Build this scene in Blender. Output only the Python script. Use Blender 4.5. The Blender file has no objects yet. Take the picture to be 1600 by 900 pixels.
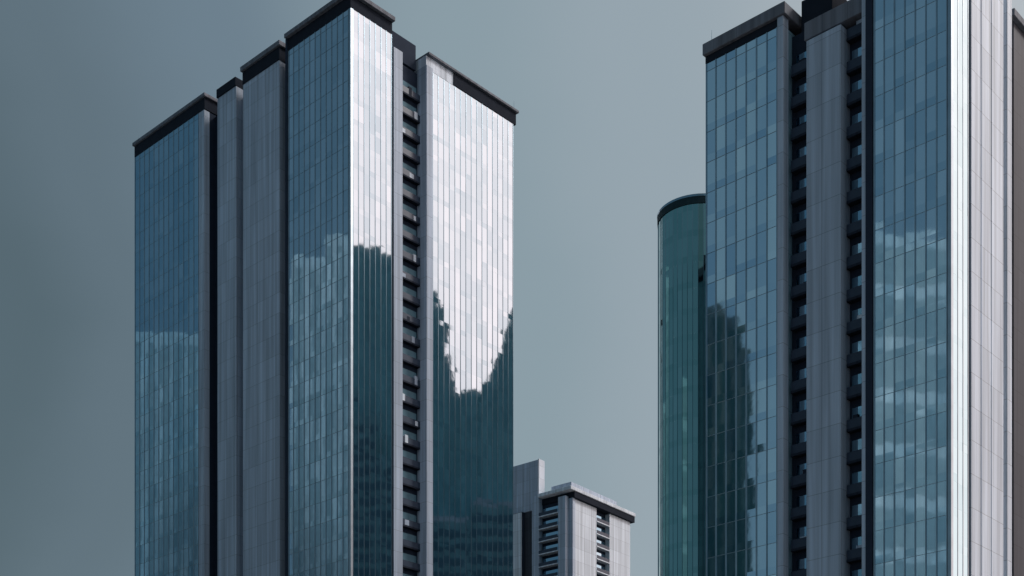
import bpy, bmesh, math, random
from mathutils import Vector

# ------------------------------------------------------------------ camera, sky, sun
S = bpy.context.scene
COL = S.collection
CAM_Z = 2.0
F = 2200.0          # focal length in pixels of a 1600 px wide picture
HOR = 1500.0        # picture row of the horizon (level camera with a strong rise)

cam_d = bpy.data.cameras.new("camera")
cam = bpy.data.objects.new("camera", cam_d)
COL.objects.link(cam)
cam.location = (0, 0, CAM_Z)
cam.rotation_euler = (math.radians(90), 0, 0)
cam_d.sensor_width = 36
cam_d.lens = 36 * F / 1600
cam_d.shift_y = (HOR - 450) / 1600
cam_d.clip_start = 0.5
cam_d.clip_end = 12000
S.camera = cam

SUN_AZ = math.radians(80)     # to the right of the view direction
SUN_EL = math.radians(40)
sun_dir = Vector((math.sin(SUN_AZ) * math.cos(SUN_EL), math.cos(SUN_AZ) * math.cos(SUN_EL), math.sin(SUN_EL)))

world = bpy.data.worlds.new("World")
S.world = world
world.use_nodes = True
nt = world.node_tree
nt.nodes.clear()
N = nt.nodes.new
LK = nt.links.new
out = N("ShaderNodeOutputWorld")
bg = N("ShaderNodeBackground"); bg.inputs[1].default_value = 0.1
LK(bg.outputs[0], out.inputs[0])
sky = N("ShaderNodeTexSky"); sky.sky_type = 'NISHITA'; sky.sun_disc = False
sky.sun_elevation = SUN_EL; sky.sun_rotation = SUN_AZ
sky.air_density = 1.5; sky.dust_density = 3.0
tc = N("ShaderNodeTexCoord")
dot = N("ShaderNodeVectorMath"); dot.operation = 'DOT_PRODUCT'
LK(tc.outputs['Generated'], dot.inputs[0]); GLOW = (.892, .157, .423)      # the bright bank of cloud below the sun
dot.inputs[1].default_value = GLOW
# cloud layer: soft large billows
mp = N("ShaderNodeMapping"); mp.inputs['Scale'].default_value = (1, 1, 1.6)
LK(tc.outputs['Generated'], mp.inputs[0])
nz = N("ShaderNodeTexNoise"); nz.inputs['Scale'].default_value = 2.6; nz.inputs['Detail'].default_value = 5
nz.inputs['Roughness'].default_value = 0.45
LK(mp.outputs[0], nz.inputs['Vector'])
nm = N("ShaderNodeMath"); nm.operation = 'MULTIPLY_ADD'
LK(nz.outputs[0], nm.inputs[0]); nm.inputs[1].default_value = 0.17; nm.inputs[2].default_value = -0.085
ad = N("ShaderNodeMath"); ad.operation = 'ADD'
LK(dot.outputs['Value'], ad.inputs[0])
sxyz = N("ShaderNodeSeparateXYZ"); LK(tc.outputs['Generated'], sxyz.inputs[0])
hz = N("ShaderNodeMapRange"); hz.inputs[1].default_value = .40; hz.inputs[2].default_value = .25
hz.inputs[3].default_value = 0; hz.inputs[4].default_value = .10
LK(sxyz.outputs[2], hz.inputs[0])
ad2 = N("ShaderNodeMath"); ad2.operation = 'ADD'
LK(hz.outputs[0], ad2.inputs[0]); LK(nm.outputs[0], ad2.inputs[1]); LK(ad2.outputs[0], ad.inputs[1])
mr = N("ShaderNodeMapRange"); mr.inputs[1].default_value = -1; mr.inputs[2].default_value = 1
LK(ad.outputs[0], mr.inputs[0])
rp = N("ShaderNodeValToRGB"); cr = rp.color_ramp; cr.interpolation = 'EASE'
stops = [(-1.0, (0.10, .18, .245)), (-.15, (.095, .165, .22)), (.03, (.088, .132, .155)), (.10, (.115, .165, .198)), (.20, (.152, .215, .265)),
         (.345, (.26, .34, .382)), (.43, (.31, .38, .425)), (.62, (.46, .50, .53)), (.80, (1.15, .98, .96)), (.95, (1.9, 1.46, 1.38))]
while len(cr.elements) > 1: cr.elements.remove(cr.elements[-1])
for i, (d, c) in enumerate(stops):
    e = cr.elements[0] if i == 0 else cr.elements.new((d + 1) / 2)
    e.position = (d + 1) / 2
    e.color = (c[0] * 10, c[1] * 10, c[2] * 10, 1)
LK(mr.outputs[0], rp.inputs[0])
mx = N("ShaderNodeMix"); mx.data_type = 'RGBA'; mx.inputs[0].default_value = 0.93
LK(sky.outputs[0], mx.inputs[6]); LK(rp.outputs[0], mx.inputs[7])
LK(mx.outputs[2], bg.inputs[0])

sl = bpy.data.lights.new("sun", 'SUN'); sl.energy = 1.5; sl.angle = math.radians(12); sl.color = (1, .975, .95)
so = bpy.data.objects.new("sun", sl); COL.objects.link(so)
so.rotation_euler = (-sun_dir).to_track_quat('-Z', 'Y').to_euler()
so.location = sun_dir * 900

S.view_settings.view_transform = 'Standard'
S.view_settings.look = 'None'
S.view_settings.exposure = 0
S.view_settings.gamma = 1
S.view_settings.use_curve_mapping = False
S.cycles.max_bounces = 8
S.cycles.glossy_bounces = 5

# ------------------------------------------------------------------ materials
def nodes(name):
    m = bpy.data.materials.new(name); m.use_nodes = True
    t = m.node_tree
    return m, t, t.nodes["Principled BSDF"]

def glass(name, c1, c2, rough=.035, metal=1.0):
    """reflective coated curtain-wall glass; each pane has its own tint (attribute 'pane')"""
    m, t, b = nodes(name)
    a = t.nodes.new("ShaderNodeAttribute"); a.attribute_name = "pane"
    x = t.nodes.new("ShaderNodeMix"); x.data_type = 'RGBA'
    x.inputs[6].default_value = (*c1, 1); x.inputs[7].default_value = (*c2, 1)
    o = t.nodes.new("ShaderNodeTexCoord")
    mpp = t.nodes.new("ShaderNodeMapping"); mpp.inputs['Scale'].default_value = (.12, .12, .03)
    n = t.nodes.new("ShaderNodeTexNoise"); n.inputs['Scale'].default_value = 1; n.inputs['Detail'].default_value = 4
    t.links.new(o.outputs['Object'], mpp.inputs[0]); t.links.new(mpp.outputs[0], n.inputs['Vector'])
    ma = t.nodes.new("ShaderNodeMath"); ma.operation = 'MULTIPLY_ADD'; ma.inputs[1].default_value = .9; ma.inputs[2].default_value = -.45
    t.links.new(n.outputs[0], ma.inputs[0])
    s = t.nodes.new("ShaderNodeMath"); s.operation = 'ADD'; s.use_clamp = True
    t.links.new(a.outputs['Fac'], s.inputs[0]); t.links.new(ma.outputs[0], s.inputs[1])
    t.links.new(s.outputs[0], x.inputs[0])
    t.links.new(x.outputs[2], b.inputs['Base Color'])
    b.inputs['Metallic'].default_value = metal
    b.inputs['Roughness'].default_value = rough
    # slight roller-wave distortion of the toughened panes
    n2 = t.nodes.new("ShaderNodeTexNoise"); n2.inputs['Scale'].default_value = .9; n2.inputs['Detail'].default_value = 1
    t.links.new(o.outputs['Object'], n2.inputs['Vector'])
    bp = t.nodes.new("ShaderNodeBump"); bp.inputs['Strength'].default_value = .13; bp.inputs['Distance'].default_value = .012
    t.links.new(n2.outputs[0], bp.inputs['Height']); t.links.new(bp.outputs[0], b.inputs['Normal'])
    return m

def clad(name, c, rough=.6, joint=3.4, jw=2.4, metal=0.0, stain=.45):
    """panelled cladding: joints by panel, rain streaks, cloudy stains"""
    m, t, b = nodes(name)
    o = t.nodes.new("ShaderNodeTexCoord")
    sp = t.nodes.new("ShaderNodeSeparateXYZ"); t.links.new(o.outputs['Object'], sp.inputs[0])
    ax = t.nodes.new("ShaderNodeMath"); ax.operation = 'ADD'
    t.links.new(sp.outputs[0], ax.inputs[0]); t.links.new(sp.outputs[1], ax.inputs[1])
    cb = t.nodes.new("ShaderNodeCombineXYZ"); t.links.new(ax.outputs[0], cb.inputs[0]); t.links.new(sp.outputs[2], cb.inputs[1])
    br = t.nodes.new("ShaderNodeTexBrick"); br.offset = 0
    br.inputs['Scale'].default_value = 1; br.inputs['Mortar Size'].default_value = .03
    br.inputs['Brick Width'].default_value = jw; br.inputs['Row Height'].default_value = joint
    br.inputs['Color1'].default_value = (*[v * 1.07 for v in c], 1)
    br.inputs['Color2'].default_value = (*[v * .93 for v in c], 1)
    br.inputs['Mortar'].default_value = (*[v * .6 for v in c], 1)
    t.links.new(cb.outputs[0], br.inputs['Vector'])
    mpp = t.nodes.new("ShaderNodeMapping"); mpp.inputs['Scale'].default_value = (1.6, 1.6, .035)
    t.links.new(o.outputs['Object'], mpp.inputs[0])
    n = t.nodes.new("ShaderNodeTexNoise"); n.inputs['Scale'].default_value = 1; n.inputs['Detail'].default_value = 5
    t.links.new(mpp.outputs[0], n.inputs['Vector'])
    mr_ = t.nodes.new("ShaderNodeMapRange"); mr_.inputs[1].default_value = .3; mr_.inputs[2].default_value = .75
    mr_.inputs[3].default_value = 1.0; mr_.inputs[4].default_value = 1 - stain
    t.links.new(n.outputs[0], mr_.inputs[0])
    x = t.nodes.new("ShaderNodeMix"); x.data_type = 'RGBA'; x.blend_type = 'MULTIPLY'; x.inputs[0].default_value = 1
    t.links.new(br.outputs['Color'], x.inputs[6]); t.links.new(mr_.outputs[0], x.inputs[7])
    t.links.new(x.outputs[2], b.inputs['Base Color'])
    b.inputs['Roughness'].default_value = rough; b.inputs['Metallic'].default_value = metal
    b.inputs['Specular IOR Level'].default_value = .15
    return m

def plain(name, c, rough=.5, metal=0.0, var=.25, scale=.6, spec=.5):
    m, t, b = nodes(name)
    o = t.nodes.new("ShaderNodeTexCoord")
    n = t.nodes.new("ShaderNodeTexNoise"); n.inputs['Scale'].default_value = scale; n.inputs['Detail'].default_value = 6
    t.links.new(o.outputs['Object'], n.inputs['Vector'])
    x = t.nodes.new("ShaderNodeMix"); x.data_type = 'RGBA'
    x.inputs[6].default_value = (*[v * (1 - var) for v in c], 1); x.inputs[7].default_value = (*[v * (1 + var) for v in c], 1)
    t.links.new(n.outputs[0], x.inputs[0]); t.links.new(x.outputs[2], b.inputs['Base Color'])
    b.inputs['Roughness'].default_value = rough; b.inputs['Metallic'].default_value = metal
    b.inputs['Specular IOR Level'].default_value = spec
    return m

M = dict(
    blue=glass("blue_glass", (.33, .45, .53), (.47, .58, .66)),
    deep=glass("deep_blue_glass", (.22, .38, .49), (.33, .48, .58)),
    teal=glass("teal_glass", (.20, .38, .37), (.29, .47, .46)),
    pale=glass("pale_glass", (.34, .53, .60), (.41, .60, .67)),
    sky=glass("light_blue_glass", (.37, .52, .62), (.72, .82, .88)),
    cloudy=glass("silver_blue_glass", (.44, .60, .72), (.92, 1.0, 1.0)),
    railglass=plain("railing_glass", (.045, .065, .10), .35, .0, spec=.2),
    clad=clad("grey_cladding", (.50, .60, .73), .5, 3.4, 2.4),
    lightclad=clad("pale_cladding", (.74, .84, .95), .5, 3.4, 1.2),
    brownclad=clad("brown_grey_cladding", (.062, .070, .088), .6, 3.4, 1.8),
    white=clad("white_render", (.76, .85, .94), .7, 3.4, 6.0),
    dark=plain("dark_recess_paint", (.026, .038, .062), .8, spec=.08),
    louvre=plain("dark_louvre_metal", (.020, .026, .038), .85, spec=.05),
    slab=clad("parapet_concrete", (.20, .22, .26), .7, 9.0, 3.0),
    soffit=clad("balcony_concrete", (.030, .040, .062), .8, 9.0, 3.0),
    alu=plain("mullion_aluminium", (.34, .41, .46), .35, .95),
    darkalu=plain("dark_mullion_aluminium", (.24, .34, .40), .18, .95),
    roof=plain("roof_gravel", (.2, .2, .2), .9),
    shade=clad("grey_green_cladding", (.46, .80, .82), .6, 3.4, 1.6),
    dstone=clad("dark_stone_cladding", (.001, .032, .048), .5, 3.4, 1.6),
    tealstone=clad("dull_teal_cladding", (.34, .60, .64), .6, 3.4, 1.6),
    mstone=clad("mid_stone_cladding", (.27, .45, .55), .6, 3.4, 2.0),
    teal_rim=plain("dark_teal_rim", (.02, .045, .055), .6, spec=.1),
    window=plain("dark_window", (.13, .24, .30), .6, spec=.1),
    deepwindow=plain("deep_teal_window", (.002, .022, .032), .7, spec=.05),
    greenwindow=plain("dull_green_window", (.33, .60, .63), .6, spec=.1),
    asphalt=plain("asphalt", (.05, .05, .052), .9, 0, .2, 3),
    paving=plain("paving", (.22, .21, .2), .85, 0, .2, 2),
    paint=plain("road_paint", (.7, .7, .68), .7, 0, .1, 5),
)

# ------------------------------------------------------------------ geometry helpers
def link(name, bm, mat, parent=None, smooth=False):
    me = bpy.data.meshes.new(name)
    bm.normal_update()
    bm.to_mesh(me); bm.free()
    me.materials.append(mat)
    if smooth:
        for p in me.polygons: p.use_smooth = True
    o = bpy.data.objects.new(name, me); COL.objects.link(o)
    if parent is not None: o.parent = parent
    return o

def box(bm, x0, x1, y0, y1, z0, z1):
    v = [bm.verts.new((x, y, z)) for z in (z0, z1) for y in (y0, y1) for x in (x0, x1)]
    for f in ((0, 2, 3, 1), (4, 5, 7, 6), (0, 1, 5, 4), (2, 6, 7, 3), (0, 4, 6, 2), (1, 3, 7, 5)):
        bm.faces.new([v[i] for i in f])

def boxobj(name, dims, mat, parent, bevel=0.0):
    bm = bmesh.new(); box(bm, *dims)
    if bevel:
        bmesh.ops.bevel(bm, geom=list(bm.edges), offset=bevel, segments=1, affect='EDGES')
    return link(name, bm, mat, parent)

class Frame:
    """a building's own axes: +x runs along the right-hand face away from the viewer, +y along the left-hand face"""
    def __init__(s, name, label, cat, px, depth, ang, group=None, xy=None):
        s.c = Vector(((px - 800) / F * depth, depth)) if xy is None else Vector(xy)
        s.R = Vector((math.cos(ang), math.sin(ang))); s.L = Vector((-math.sin(ang), math.cos(ang)))
        s.root = bpy.data.objects.new(name, None); COL.objects.link(s.root)
        s.root.location = (s.c.x, s.c.y, 0); s.root.rotation_euler = (0, 0, ang)
        s.root['label'] = label; s.root['category'] = cat
        if group: s.root['group'] = group
    def solve(s, px, base, d):
        k = (px - 800) / F
        return (k * base.y - base.x) / (d.x - k * d.y)
    def y(s, px, x=0.0): return s.solve(px, s.c + s.R * x, s.L)     # position along the left face seen at column px
    def x(s, px, y=0.0): return s.solve(px, s.c + s.L * y, s.R)
    def z(s, py, x=0.0, y=0.0):
        return CAM_Z + (HOR - py) / F * (s.c + s.R * x + s.L * y).y

FH = 3.4
def curtain(fr, face, plane, a0, a1, z0, z1, mat, pane=1.5, seed=0, off=.10, mull='alu', tilt=.0016, vdep=.10, hbars=True):
    """a curtain wall: one quad per pane, each a hair out of plane, plus mullions as a sub-part.
    face 'L' looks to -x at x = plane, face 'R' looks to -y at y = plane"""
    rnd = random.Random(seed)
    bm = bmesh.new(); lay = bm.loops.layers.float_color.new("pane")
    n = max(1, round((a1 - a0) / pane)); w = (a1 - a0) / n
    def pt(a, z, o):
        return (plane - o, a, z) if face == 'L' else (a, plane - o, z)
    k1 = math.ceil((z1 - z0) / FH)
    colv = [rnd.uniform(-.17, .17) for _ in range(n)]
    runs = {}                                     # runs of paler panes down a column: pale streaks put into the tint
    for i in range(n):
        k = rnd.randint(0, 12)
        while k < k1:
            ln = rnd.randint(2, 9)
            if rnd.random() < .45:
                for q_ in range(k, k + ln): runs[(i, q_)] = rnd.uniform(.2, .6)
            k += ln + rnd.randint(3, 14)
    for k in range(k1):
        zt = z1 - k * FH
        zb = max(z0, zt - FH)
        rows = [(zt - .85, zt, 1), (zb, zt - .85, 0)] if zt - zb > 1.2 else [(zb, zt, 1)]
        fl = rnd.uniform(-.08, .08)
        for i in range(n):
            p0, p1 = a0 + i * w, a0 + (i + 1) * w
            for (r0, r1, sp) in rows:
                ta, tb = rnd.gauss(0, tilt), rnd.gauss(0, tilt)
                q = []
                for (a, z) in ((p0, r0), (p1, r0), (p1, r1), (p0, r1)):
                    dd = off + ta * (1 if a == p1 else -1) + tb * (1 if z == r1 else -1)
                    q.append(bm.verts.new(pt(a, z, dd)))
                if face == 'L': q.reverse()
                f = bm.faces.new(q)
                t = .5 + colv[i] + fl + rnd.gauss(0, .16) - (.08 if sp else 0) + (.5 if rnd.random() < .03 else 0) + runs.get((i, k), 0)
                t = min(1, max(0, t))
                for l in f.loops: l[lay] = (t, t, t, 1)
    g = link("curtain_wall", bm, mat, fr.root)
    bm = bmesh.new()
    def bar(aa, ab, za, zb, d0, d1):
        if face == 'L': box(bm, plane - d1, plane - d0, aa, ab, za, zb)
        else: box(bm, aa, ab, plane - d1, plane - d0, za, zb)
    for i in range(n + 1):
        a = a0 + i * w; h = .055 if i not in (0, n) else .11
        lo, hi = max(a0, a - h), min(a1, a + h)
        bar(lo, hi, z0, z1, 0.0, off + vdep)
    if hbars:
        for k in range(k1):
            zz = z1 - k * FH
            for i in range(n):
                bar(a0 + i * w + .056, a0 + (i + 1) * w - .056, zz - .02 - .85, zz + .02 - .85, 0.0, off + .035)
    link("mullion_grid", bm, M[mull], g)
    return g

def crown(fr, x0, x1, y0, y1, H, slab=.7, band=2.0, over=.7, bandin=.5, slabmat='slab'):
    """parapet slab over a recessed dark louvre band"""
    boxobj("louvre_band", (x0 + bandin * 0 - .12, x1, y0 - .12, y1, H - slab - band, H - slab), M['louvre'], fr.root)
    bm = bmesh.new()
    box(bm, x0 - over, x1 + .2, y0 - over, y1 + .2, H - slab, H)
    bmesh.ops.bevel(bm, geom=list(bm.edges), offset=.06, segments=1, affect='EDGES')
    return link("parapet", bm, M[slabmat], fr.root)

def balconies(fr, face, plane, a0, a1, ztop, zbot, depth=1.3, seed=1, rail=.95, slabmat='soffit', doormat='deep'):
    """one balcony per storey, each a part of its own with its railing as a sub-part"""
    rnd = random.Random(seed)
    def mk(d0, d1, z0, z1, i0=0, i1=0):
        bm = bmesh.new()
        if face == 'L': box(bm, plane - d1, plane - d0, a0 + i0, a1 - i1, z0, z1)
        else: box(bm, a0 + i0, a1 - i1, plane - d1, plane - d0, z0, z1)
        return bm
    first = rfirst = None
    n = int((ztop - zbot) / FH)
    for k in range(n):
        z = ztop - (k + 1) * FH
        if first is None:
            first = link("balcony", mk(0, depth, 0, .28, .03, .03), M[slabmat], fr.root)
            rfirst = link("railing", mk(depth - .06, depth - .01, .28, .28 + rail, .05, .05), M['railglass'], first)
            first.location.z = z
            sources = (first, rfirst)
        else:
            b = first.copy(); COL.objects.link(b); b.parent = fr.root; b.location.z = z
            r = rfirst.copy(); COL.objects.link(r); r.parent = b
    # a glazed door at the back of each balcony, some with pale curtains
    meshes = []
    for t in (.1, .45, 1.0):
        bm = mk(.04, .08, .35, 2.6, .25, .25); lay = bm.loops.layers.float_color.new("pane")
        for f in bm.faces:
            for l in f.loops: l[lay] = (t, t, t, 1)
        o = link("balcony_door", bm, M[doormat], fr.root); meshes.append(o.data); bpy.data.objects.remove(o)
    for b in [o for o in fr.root.children if o.name.startswith("balcony") and not o.name.startswith("balcony_door") and o.data == first.data]:
        d = bpy.data.objects.new("balcony_door", rnd.choice(meshes)); COL.objects.link(d); d.parent = b
        if rnd.random() < .45:                    # a condenser or a drying rack behind the railing
            w = rnd.uniform(.5, 1.0); c = rnd.uniform(a0 + .3, a1 - .3 - w)
            hgt = rnd.uniform(.6, 1.5)
            bm = mk(.35, .75, .28, .28 + hgt, c - a0, a1 - c - w)
            link("air_conditioner" if hgt < 1 else "cupboard", bm, M[rnd.choice(('white', 'clad', 'soffit'))], b)

ANG = math.atan2(.736, .677)

# ------------------------------------------------------------------ ground
def sheet(name, x0, x1, y0, y1, z, mat):
    bm = bmesh.new()
    bm.faces.new([bm.verts.new(p) for p in ((x0, y0, z), (x1, y0, z), (x1, y1, z), (x0, y1, z))])
    o = link(name, bm, mat); o['kind'] = 'structure'; return o
sheet("ground", -6000, 6000, -6000, 6000, 0, M['paving'])
sheet("road", -9, 9, -600, 130, .004, M['asphalt'])
for sx in (-1, 1):
    bm = bmesh.new(); box(bm, min(sx * 9, sx * 9.3), max(sx * 9, sx * 9.3), -600, 130, .002, .13)
    o = link("kerb", bm, M['paving']); o['kind'] = 'structure'
bm = bmesh.new()
for k in range(60):
    y = -300 + k * 7
    bm.faces.new([bm.verts.new(p) for p in ((-.07, y, .008), (.07, y, .008), (.07, y + 3, .008), (-.07, y + 3, .008))])
o = link("road_marking", bm, M['paint']); o['kind'] = 'structure'

# ------------------------------------------------------------------ left tower
T = Frame("glass_tower", "tall blue glass tower in stepped bays with bright mirrored right face, left of the gap", "tower", 548, 220, ANG)
H = T.z(-14)
yC1, yB0, yB1 = T.y(450), T.y(436), T.y(379)
yP0, yP1, yA0, yA1 = T.y(365), T.y(336), T.y(320), T.y(211)
xC1, xS0, xS1, xD0 = T.x(612), T.x(616), T.x(630), T.x(665, 1.6)
DY = 1.6
xD1 = T.x(802, DY)
print("tower", H, yC1, yA1, xC1, xD1, "roof D", xD0)
zg = H - 2.7
# dark core behind the recesses
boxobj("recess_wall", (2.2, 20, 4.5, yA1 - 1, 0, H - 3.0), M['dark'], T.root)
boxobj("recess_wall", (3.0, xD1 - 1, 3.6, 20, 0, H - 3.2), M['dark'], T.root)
# front bay C
boxobj("bay_wall", (0, xC1, 0, yC1, 0, H - 2.7), M['dark'], T.root)
curtain(T, 'L', 0, .35, yC1 - .2, 0, zg, M['blue'], 1.35, 1)
curtain(T, 'R', 0, .35, xC1 - .1, 0, zg, M['blue'], 1.2, 2, mull='darkalu', vdep=.05, hbars=False)
boxobj("corner_post", (-.16, .35, -.16, .35, 0, zg), M['alu'], T.root, .04)
boxobj("edge_fin", (-.35, .4, yC1 - .2, yC1 + .25, 0, H - .7), M['dark'], T.root)
crown(T, 0, xC1, 0, yC1, H)
# light pier beside the recess on the right face
boxobj("pier", (xS0, xS1, .1, 4, 0, H - 4.2), M['clad'], T.root, .03)
boxobj("edge_fin", (xC1 + .02, xS0 - .02, .45, 3, 0, H - 3), M['dark'], T.root)
# balcony recess
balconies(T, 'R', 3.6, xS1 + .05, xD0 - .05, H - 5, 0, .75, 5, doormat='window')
boxobj("lift_core", (xS1 + .6, xD0 - .5, 3.4, 9, H - 3.0, H + 1.2), M['dark'], T.root, .05)
# bay D on the right face
boxobj("bay_wall", (xD0, xD1, DY, DY + 16, 0, H - 2.9), M['dark'], T.root)
curtain(T, 'R', DY, xD0 + 1.5, xD1 - .15, 0, zg - .4, M['blue'], 1.35, 3, mull='darkalu', vdep=.05, hbars=False)
boxobj("pier", (xD0 - .02, xD0 + 1.45, DY - .28, DY + 3, 0, H - 2.6), M['clad'], T.root, .03)
xDb = T.x(708, DY)
bm = bmesh.new(); box(bm, xDb, xD1 + .5, DY - .2, DY + 16, H - 3.0, H - .9)
link("louvre_band", bm, M['louvre'], T.root)
boxobj("parapet", (xD0 + .2, xD1 + .9, DY - .6, DY + 16.2, H - .88, H - .45), M['slab'], T.root, .05)
boxobj("parapet_wall", (xD0 + .1, xDb - .03, DY - .05, DY + 15, H - 3.0, H - .9), M['lightclad'], T.root)
# bay B and the narrow pier: grey metal panels
boxobj("bay_wall", (.1, 12, yB0, yB1, 0, H - 2.9), M['clad'], T.root)
crown(T, .1, 12, yB0 - .0, yB1, H, .8, 2.1, .5)
boxobj("pier", (.5, 12, yP0, yP1, 0, H - 1.8), M['clad'], T.root, .03)
boxobj("parapet", (.3, 12, yP0 - .05, yP1 + .05, H - 1.78, H - .3), M['louvre'], T.root, .03)
# bay A, far left
boxobj("bay_wall", (0, 14, yA0, yA1, 0, H - 2.7), M['dark'], T.root)
curtain(T, 'L', 0, yA0 + 1.6, yA1 - .15, 0, zg, M['deep'], 1.5, 4)
boxobj("pier", (-.15, 1, yA0 - .02, yA0 + 1.55, 0, zg), M['clad'], T.root, .03)
crown(T, 0, 14, yA0, yA1, H, .6, 2.0, .5)

def rod(fr, x, y, z0, h, rad=.05):
    bm = bmesh.new()
    bmesh.ops.create_cone(bm, cap_ends=True, segments=6, radius1=rad, radius2=rad * .4, depth=h)
    bmesh.ops.translate(bm, verts=bm.verts, vec=(x, y, z0 + h / 2))
    link("lightning_rod", bm, M['darkalu'], fr.root)
rod(T, xS1 + 1.0, 4.0, H + 1.2, 3.2)
rod(T, xD1 + .4, DY + .2, H - .45, 1.8, .04)
rod(T, .4, yA1 - .6, H, 1.6, .04)

# ------------------------------------------------------------------ right tower
G = Frame("glass_tower", "nearest blue glass tower, cropped at the top right, with grey pier and dark balcony recesses", "tower", 1485, 138, ANG)
HE = G.z(4, 0, G.y(1230))
yF1 = G.y(1365); yr0 = G.y(1345); yr1 = G.y(1313); yq1 = G.y(1259); ye0 = G.y(1222); ye1 = G.y(1103)
print("right", HE, yF1, ye1)
xs1 = G.x(1512); xp0 = G.x(1520); xp1 = G.x(1568, .15); xg0 = G.x(1584, 2.2)
zE = HE - 2.1
HF = HE + 6
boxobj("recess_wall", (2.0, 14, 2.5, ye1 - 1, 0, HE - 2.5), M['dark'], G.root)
# front bay F
boxobj("bay_wall", (0, xs1 - .05, 0, yF1, 0, HF - 2.5), M['dark'], G.root)
curtain(G, 'L', 0, .25, yF1 - .1, 0, HF - 2.6, M['sky'], 1.2, 11)
curtain(G, 'R', 0, .25, xs1 - .1, 0, HF - 2.6, M['pale'], 1.3, 12, hbars=False, vdep=.03)
boxobj("corner_post", (-.14, .25, -.14, .25, 0, HF - 2.6), M['alu'], G.root, .04)
crown(G, 0, xs1 - .05, 0, yF1, HF)
boxobj("edge_fin", (-.3, .6, yF1, yF1 + .75, 0, HF - 2.6), M['dark'], G.root)
boxobj("edge_fin", (-.2, .5, yF1 + .78, yF1 + 1.25, 0, HE - 1.0), M['clad'], G.root, .03)
boxobj("recess_wall", (xs1 - .03, xp0 + .4, .9, 6, 0, HF), M['louvre'], G.root)
# pale panelled wall on the right face
boxobj("panel_wall", (xp0, xp1, .15, 9, 0, HF), M['lightclad'], G.root, .03)
for k, f_ in enumerate((.3, .62)):
    xx = xp0 + f_ * (xp1 - xp0)
    boxobj("fin", (xx - .09, xx + .09, .09, .148, 0, HF), M['lightclad' if k % 2 else 'clad'], G.root)
zG = G.z(22, xg0, 2.2)
boxobj("edge_fin", (G.x(1574, .3), G.x(1581, .3), .3, 3, 0, zG - 1.4), M['lightclad'], G.root)
boxobj("recess_wall", (xp1 + .02, xg0 - .02, 2.6, 9, 0, HE - 2), M['louvre'], G.root)
boxobj("bay_wall", (xg0, xg0 + 12, 2.2, 14, 0, zG - .8), M['brownclad'], G.root)
boxobj("parapet", (xg0 - 1.0, xg0 + 12.5, 1.7, 14.5, zG - .78, zG), M['slab'], G.root, .05)
# balcony recess beside the front bay, then the pier, then the second recess
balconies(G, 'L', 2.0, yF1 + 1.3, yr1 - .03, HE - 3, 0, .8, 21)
boxobj("pier", (.1, 8, yr1, yq1, 0, G.z(48, 0, G.y(1290))), M['clad'], G.root, .04)
zq = G.z(46, 0, G.y(1290))
boxobj("parapet", (.5, 9, yr0 - .4, yq1 + .5, zq + .3, zq + 2.2), M['slab'], G.root, .05)
boxobj("plant_room", (2.2, 9, G.y(1300, 2.2), G.y(1252, 2.2), zq + 2.2, zq + 6), M['louvre'], G.root, .05)
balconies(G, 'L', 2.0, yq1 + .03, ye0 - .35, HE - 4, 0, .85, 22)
# bay E
boxobj("bay_wall", (0, 13, ye0, ye1, 0, HE - 2.0), M['mstone'], G.root)
curtain(G, 'L', 0, ye0 + .5, ye1 - .1, 0, zE - .1, M['cloudy'], 1.25, 13)
boxobj("edge_fin", (-.28, .8, ye0 - .3, ye0 + .45, 0, HE - 1.3), M['clad'], G.root, .03)
boxobj("louvre_band", (-.1, 13, ye0 + .47, ye1, HE - 2.1, HE - 1.3), M['louvre'], G.root)
boxobj("parapet", (-.5, 13.3, ye0 - .6, ye1 + .15, HE - 1.28, HE), M['slab'], G.root, .06)

rod(G, .4, ye1 - .5, HE, 1.7, .035)

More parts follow.
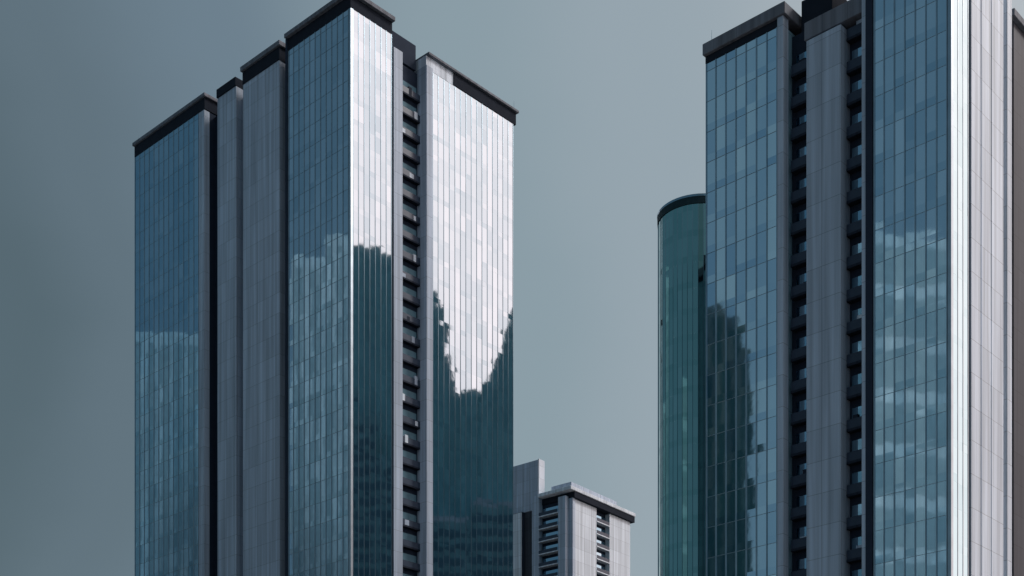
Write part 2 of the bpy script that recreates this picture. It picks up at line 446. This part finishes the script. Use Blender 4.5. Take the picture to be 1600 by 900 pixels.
# ------------------------------------------------------------------ rounded teal block behind the right tower
def rounded(depth, px0, py, py2, r, width, length):
    x0 = (px0 - 800) / F * (depth + 1)
    root = bpy.data.objects.new("rounded_tower", None); COL.objects.link(root)
    root.location = (x0 + r, depth, 0)
    root['label'] = "lower dark teal glass block with a rounded left corner, standing behind the nearest tower"
    root['category'] = "tower"
    Ht = CAM_Z + (HOR - py) / F * (depth + 1)
    def outline(o):
        pts = [(width, -r - o)]
        for k in range(0, 13):
            a = math.radians(-90 - 90 * k / 12)
            pts.append(((r + o) * math.cos(a), (r + o) * math.sin(a)))
        pts.append((-r - o + .15 * length, length))
        return pts
    def strip(bm, o, z0, z1, lay=None, seed=0, pane=False):
        p = outline(o)
        for i in range(len(p) - 1):
            a, b = p[i], p[i + 1]
            L_ = math.hypot(b[0] - a[0], b[1] - a[1]); n = max(1, round(L_ / 1.4)) if pane else 1
            for j in range(n):
                c0 = (a[0] + (b[0] - a[0]) * j / n, a[1] + (b[1] - a[1]) * j / n)
                c1 = (a[0] + (b[0] - a[0]) * (j + 1) / n, a[1] + (b[1] - a[1]) * (j + 1) / n)
                yield c0, c1
    rnd = random.Random(31)
    bm = bmesh.new(); lay = bm.loops.layers.float_color.new("pane")
    segs = list(strip(bm, 0, 0, 0, pane=True))
    zt = Ht - 1.2; k = 0
    while zt > 0:
        zb = max(0, zt - FH)
        for (c0, c1) in segs:
            for (r0, r1, sp) in ((max(zb, zt - .85), zt, 1), (zb, max(zb, zt - .85), 0)):
                if r1 - r0 < .05: continue
                e = rnd.gauss(0, .003)
                nx, ny = c1[1] - c0[1], -(c1[0] - c0[0]); l_ = math.hypot(nx, ny)
                q = [bm.verts.new(v) for v in ((c0[0], c0[1], r0), (c1[0], c1[1], r0), (c1[0] + nx / l_ * e, c1[1] + ny / l_ * e, r1), (c0[0] + nx / l_ * e, c0[1] + ny / l_ * e, r1))]
                f = bm.faces.new(list(reversed(q)))
                t = min(1, max(0, .5 + rnd.gauss(0, .15) - .3 * sp))
                for l in f.loops: l[lay] = (t, t, t, 1)
        zt -= FH
    g = link("curtain_wall", bm, M['teal'], root)
    bm = bmesh.new()
    for (c0, c1) in segs:
        box(bm, c0[0] - .03, c0[0] + .03, c0[1] - .03, c0[1] + .03, 0, Ht - 1.2)
    link("mullion_grid", bm, M['darkalu'], g)
    def prism(name, o, z0, z1, mat):
        bm = bmesh.new()
        p = outline(o) + [(width, length)]
        lo = [bm.verts.new((x, y, z0)) for x, y in p]; hi = [bm.verts.new((x, y, z1)) for x, y in p]
        bm.faces.new(lo); bm.faces.new(list(reversed(hi)))
        for i in range(len(p)):
            j = (i + 1) % len(p)
            bm.faces.new((lo[j], lo[i], hi[i], hi[j]))
        bmesh.ops.recalc_face_normals(bm, faces=bm.faces)
        return link(name, bm, mat, root)
    prism("louvre_band", .1, Ht - 1.2, Ht - .3, M['teal_rim'])
    prism("parapet", .14, Ht - .3, Ht, M['darkalu'])
rounded(190, 1027, 343, 310, 5.4, 26, 9)

# ------------------------------------------------------------------ distant block in the gap
K = Frame("apartment_block", "small distant pale apartment block with dark roof edge, low in gap between glass towers", "apartment block", 890, 374, math.radians(51))
HK = K.z(764)
yk0, yk1, yk2, yk3 = K.y(872), K.y(842), K.y(820), K.y(800)
xk1, xk2, xk3, xk4 = K.x(899), K.x(933), K.x(953), K.x(985)
print("K", HK, yk0, yk1, yk3, xk4)
boxobj("recess_wall", (1.6, xk4 - .5, 1.6, yk3 + 6, 0, HK - 2), M['dark'], K.root)
bm = bmesh.new(); box(bm, 0, xk1, 0, yk0, 0, HK - 1.4)
ed = [e for e in bm.edges if abs(e.verts[0].co.x) < .01 and abs(e.verts[1].co.x) < .01 and abs(e.verts[0].co.y) < .01 and abs(e.verts[1].co.y) < .01]
bmesh.ops.bevel(bm, geom=ed, offset=1.4, segments=6, affect='EDGES')
link("pier", bm, M['clad'], K.root)
boxobj("pier", (-.1, 6, yk1, yk1 + 2.3, 0, HK + 0.5), M['clad'], K.root)
boxobj("wall", (.6, 6, yk1 + 2.32, yk2 + .6, 0, HK - 3.2), M['brownclad'], K.root)
boxobj("panel_wall", (-.7, -.41, yk2 + .7, yk3 + 4, 0, HK - 3.2), M['white'], K.root, .03)
boxobj("bay_wall", (-.4, 6, yk2 + .65, yk3 + 6, 0, HK - 3.0), M['dark'], K.root)
balconies(K, 'L', 1.6, yk0 + .02, yk1 - .02, HK - 2.2, 0, 1.8, 42, .9, 'white')
boxobj("panel_wall", (xk1 + .03, xk2, .2, 8, 0, HK - 1.95), M['white'], K.root)
balconies(K, 'R', 1.6, xk2 + .02, xk3 - .02, HK - 2.2, 0, 1.5, 43, .9, 'white')
boxobj("panel_wall", (xk3, xk4, .1, 10, 0, HK - 1.95), M['white'], K.root)
boxobj("louvre_band", (xk1 - 1.2, xk4 + 1.2, -.65, 12, HK - 1.9, HK - .3), M['louvre'], K.root)
boxobj("parapet", (-.6, xk4 + 1.4, -.9, yk1, HK - .28, HK + .7), M['white'], K.root, .1)
boxobj("roof_screen", (5, xk4 - 2, 3.2, 10, HK + .7, HK + 4.0), M['clad'], K.root, .1)
xb = 0.5
zb = K.z(718, xb, K.y(840, xb))
boxobj("plant_room", (xb, xb + 3.2, K.y(840, xb), K.y(800, xb) + 3, HK - 3.0, zb), M['clad'], K.root, .1)
boxobj("panel_wall", (xb + .1, xb + 2.6, K.y(840, xb) - .35, K.y(840, xb) - .02, HK + .8, zb + .2), M['white'], K.root)  # white facing paints in the lit right face of the plant room

# ------------------------------------------------------------------ the city that mirrors in the glass
def block(label, x0, x1, steps, mat, style, wmat='dark', cap=None):
    """a plain neighbouring tower, reflected in the curtain walls. steps: (y from, y to, height) along its long side"""
    root = bpy.data.objects.new("city_block", None); COL.objects.link(root)
    y0, y1 = steps[0][0], steps[-1][1]
    cx, cy = (x0 + x1) / 2, (y0 + y1) / 2
    root.location = (cx, cy, 0); root['label'] = label; root['category'] = "building"
    for i, (ya, yb, h) in enumerate(steps):
        boxobj("wall", (x0 - cx, x1 - cx, ya - cy, yb - cy, 0, h), M[mat], root)
        boxobj("parapet", (x0 - cx + (.01 if cap else .3), x1 - cx - .3, ya - cy + .3, yb - cy - .3, h, h + .7 + (.5 if cap else 0)), M[cap or mat], root)
        for fx, sg in ((x0 - cx, -1), (x1 - cx, 1)):
            xa, xb_ = sorted((fx + sg * .002, fx + sg * .10))
            if style in ('bands', 'wide'):
                p, t = (FH, 1.9) if style == 'bands' else (FH * 3, FH * 3 - 2.6)
                k = 0
                while h - 2 - k * p - t > 4:
                    z = h - 2 - k * p
                    boxobj("window_strip", (xa, xb_, ya - cy + .4, yb - cy - .4, z - t, z), M[wmat], root); k += 1
            else:
                n = max(1, int((yb - ya) / 3.0)); w = (yb - ya) / n
                for q in range(n):
                    boxobj("window_strip", (xa, xb_, ya - cy + q * w + .25 * w, ya - cy + (q + 1) * w - .25 * w, 4, h - 2), M[wmat], root)
    return root
# right of the towers: their shaded sides make the dark outline in the mirrored face
block("pale green tower to the right, mirrored in the left tower's front bay", 100, 122,
      [(204, 220, 176.5), (220, 223.2, 176.2), (223.2, 232, 174.4), (232, 239.6, 167.2), (239.6, 240.9, 163.4), (240.9, 241.8, 158.5),
       (241.8, 243, 151.5), (243, 243.9, 145.5)], 'shade', 'strips', 'greenwindow')
block("lower pale green block to the right, mirrored at the foot of the bright face", 101, 124,
      [(243.95, 246, 142.6), (246, 250, 143.2)], 'shade', 'bands', 'greenwindow')
block("stepped pale green block to the right, mirrored at the edge of the bright face", 100, 126,
      [(250.1, 251.6, 145), (251.6, 253.4, 147.5), (253.4, 255, 151), (255, 256.2, 155), (256.2, 257.3, 159.5), (257.3, 270, 163.5)],
      'shade', 'strips', 'greenwindow')
block("low dull teal block with a pale roof edge, mirrored low in the bright face", 92, 99,
      [(231, 247, 108), (247, 262, 112)], 'tealstone', 'bands', 'window', cap='white')
block("mid-height dull teal block, mirrored low in the left tower's front bay", 90, 98,
      [(205, 217, 137), (217, 222.5, 131), (222.5, 229, 121)], 'tealstone', 'bands', 'window')
# left of the towers
block("dark slab tower to the left, mirrored in the nearest tower's left bay", -182, -155,
      [(106.5, 109, 148), (109, 112.5, 156), (112.5, 130, 158)], 'dstone', 'strips', 'deepwindow')
block("banded office block to the left, mirrored in the nearest tower's front bay", -110, -88,
      [(72, 106, 142)], 'mstone', 'wide', 'window')
block("ribbed stone block to the left, mirrored in the left tower's front bay", -140, -120,
      [(214, 229, 163), (229, 236, 158)], 'mstone', 'strips', 'window')
block("lower ribbed block to the left, mirrored low in the left tower's far bay", -138, -120,
      [(241, 256, 150), (256, 274, 140)], 'mstone', 'strips', 'window')
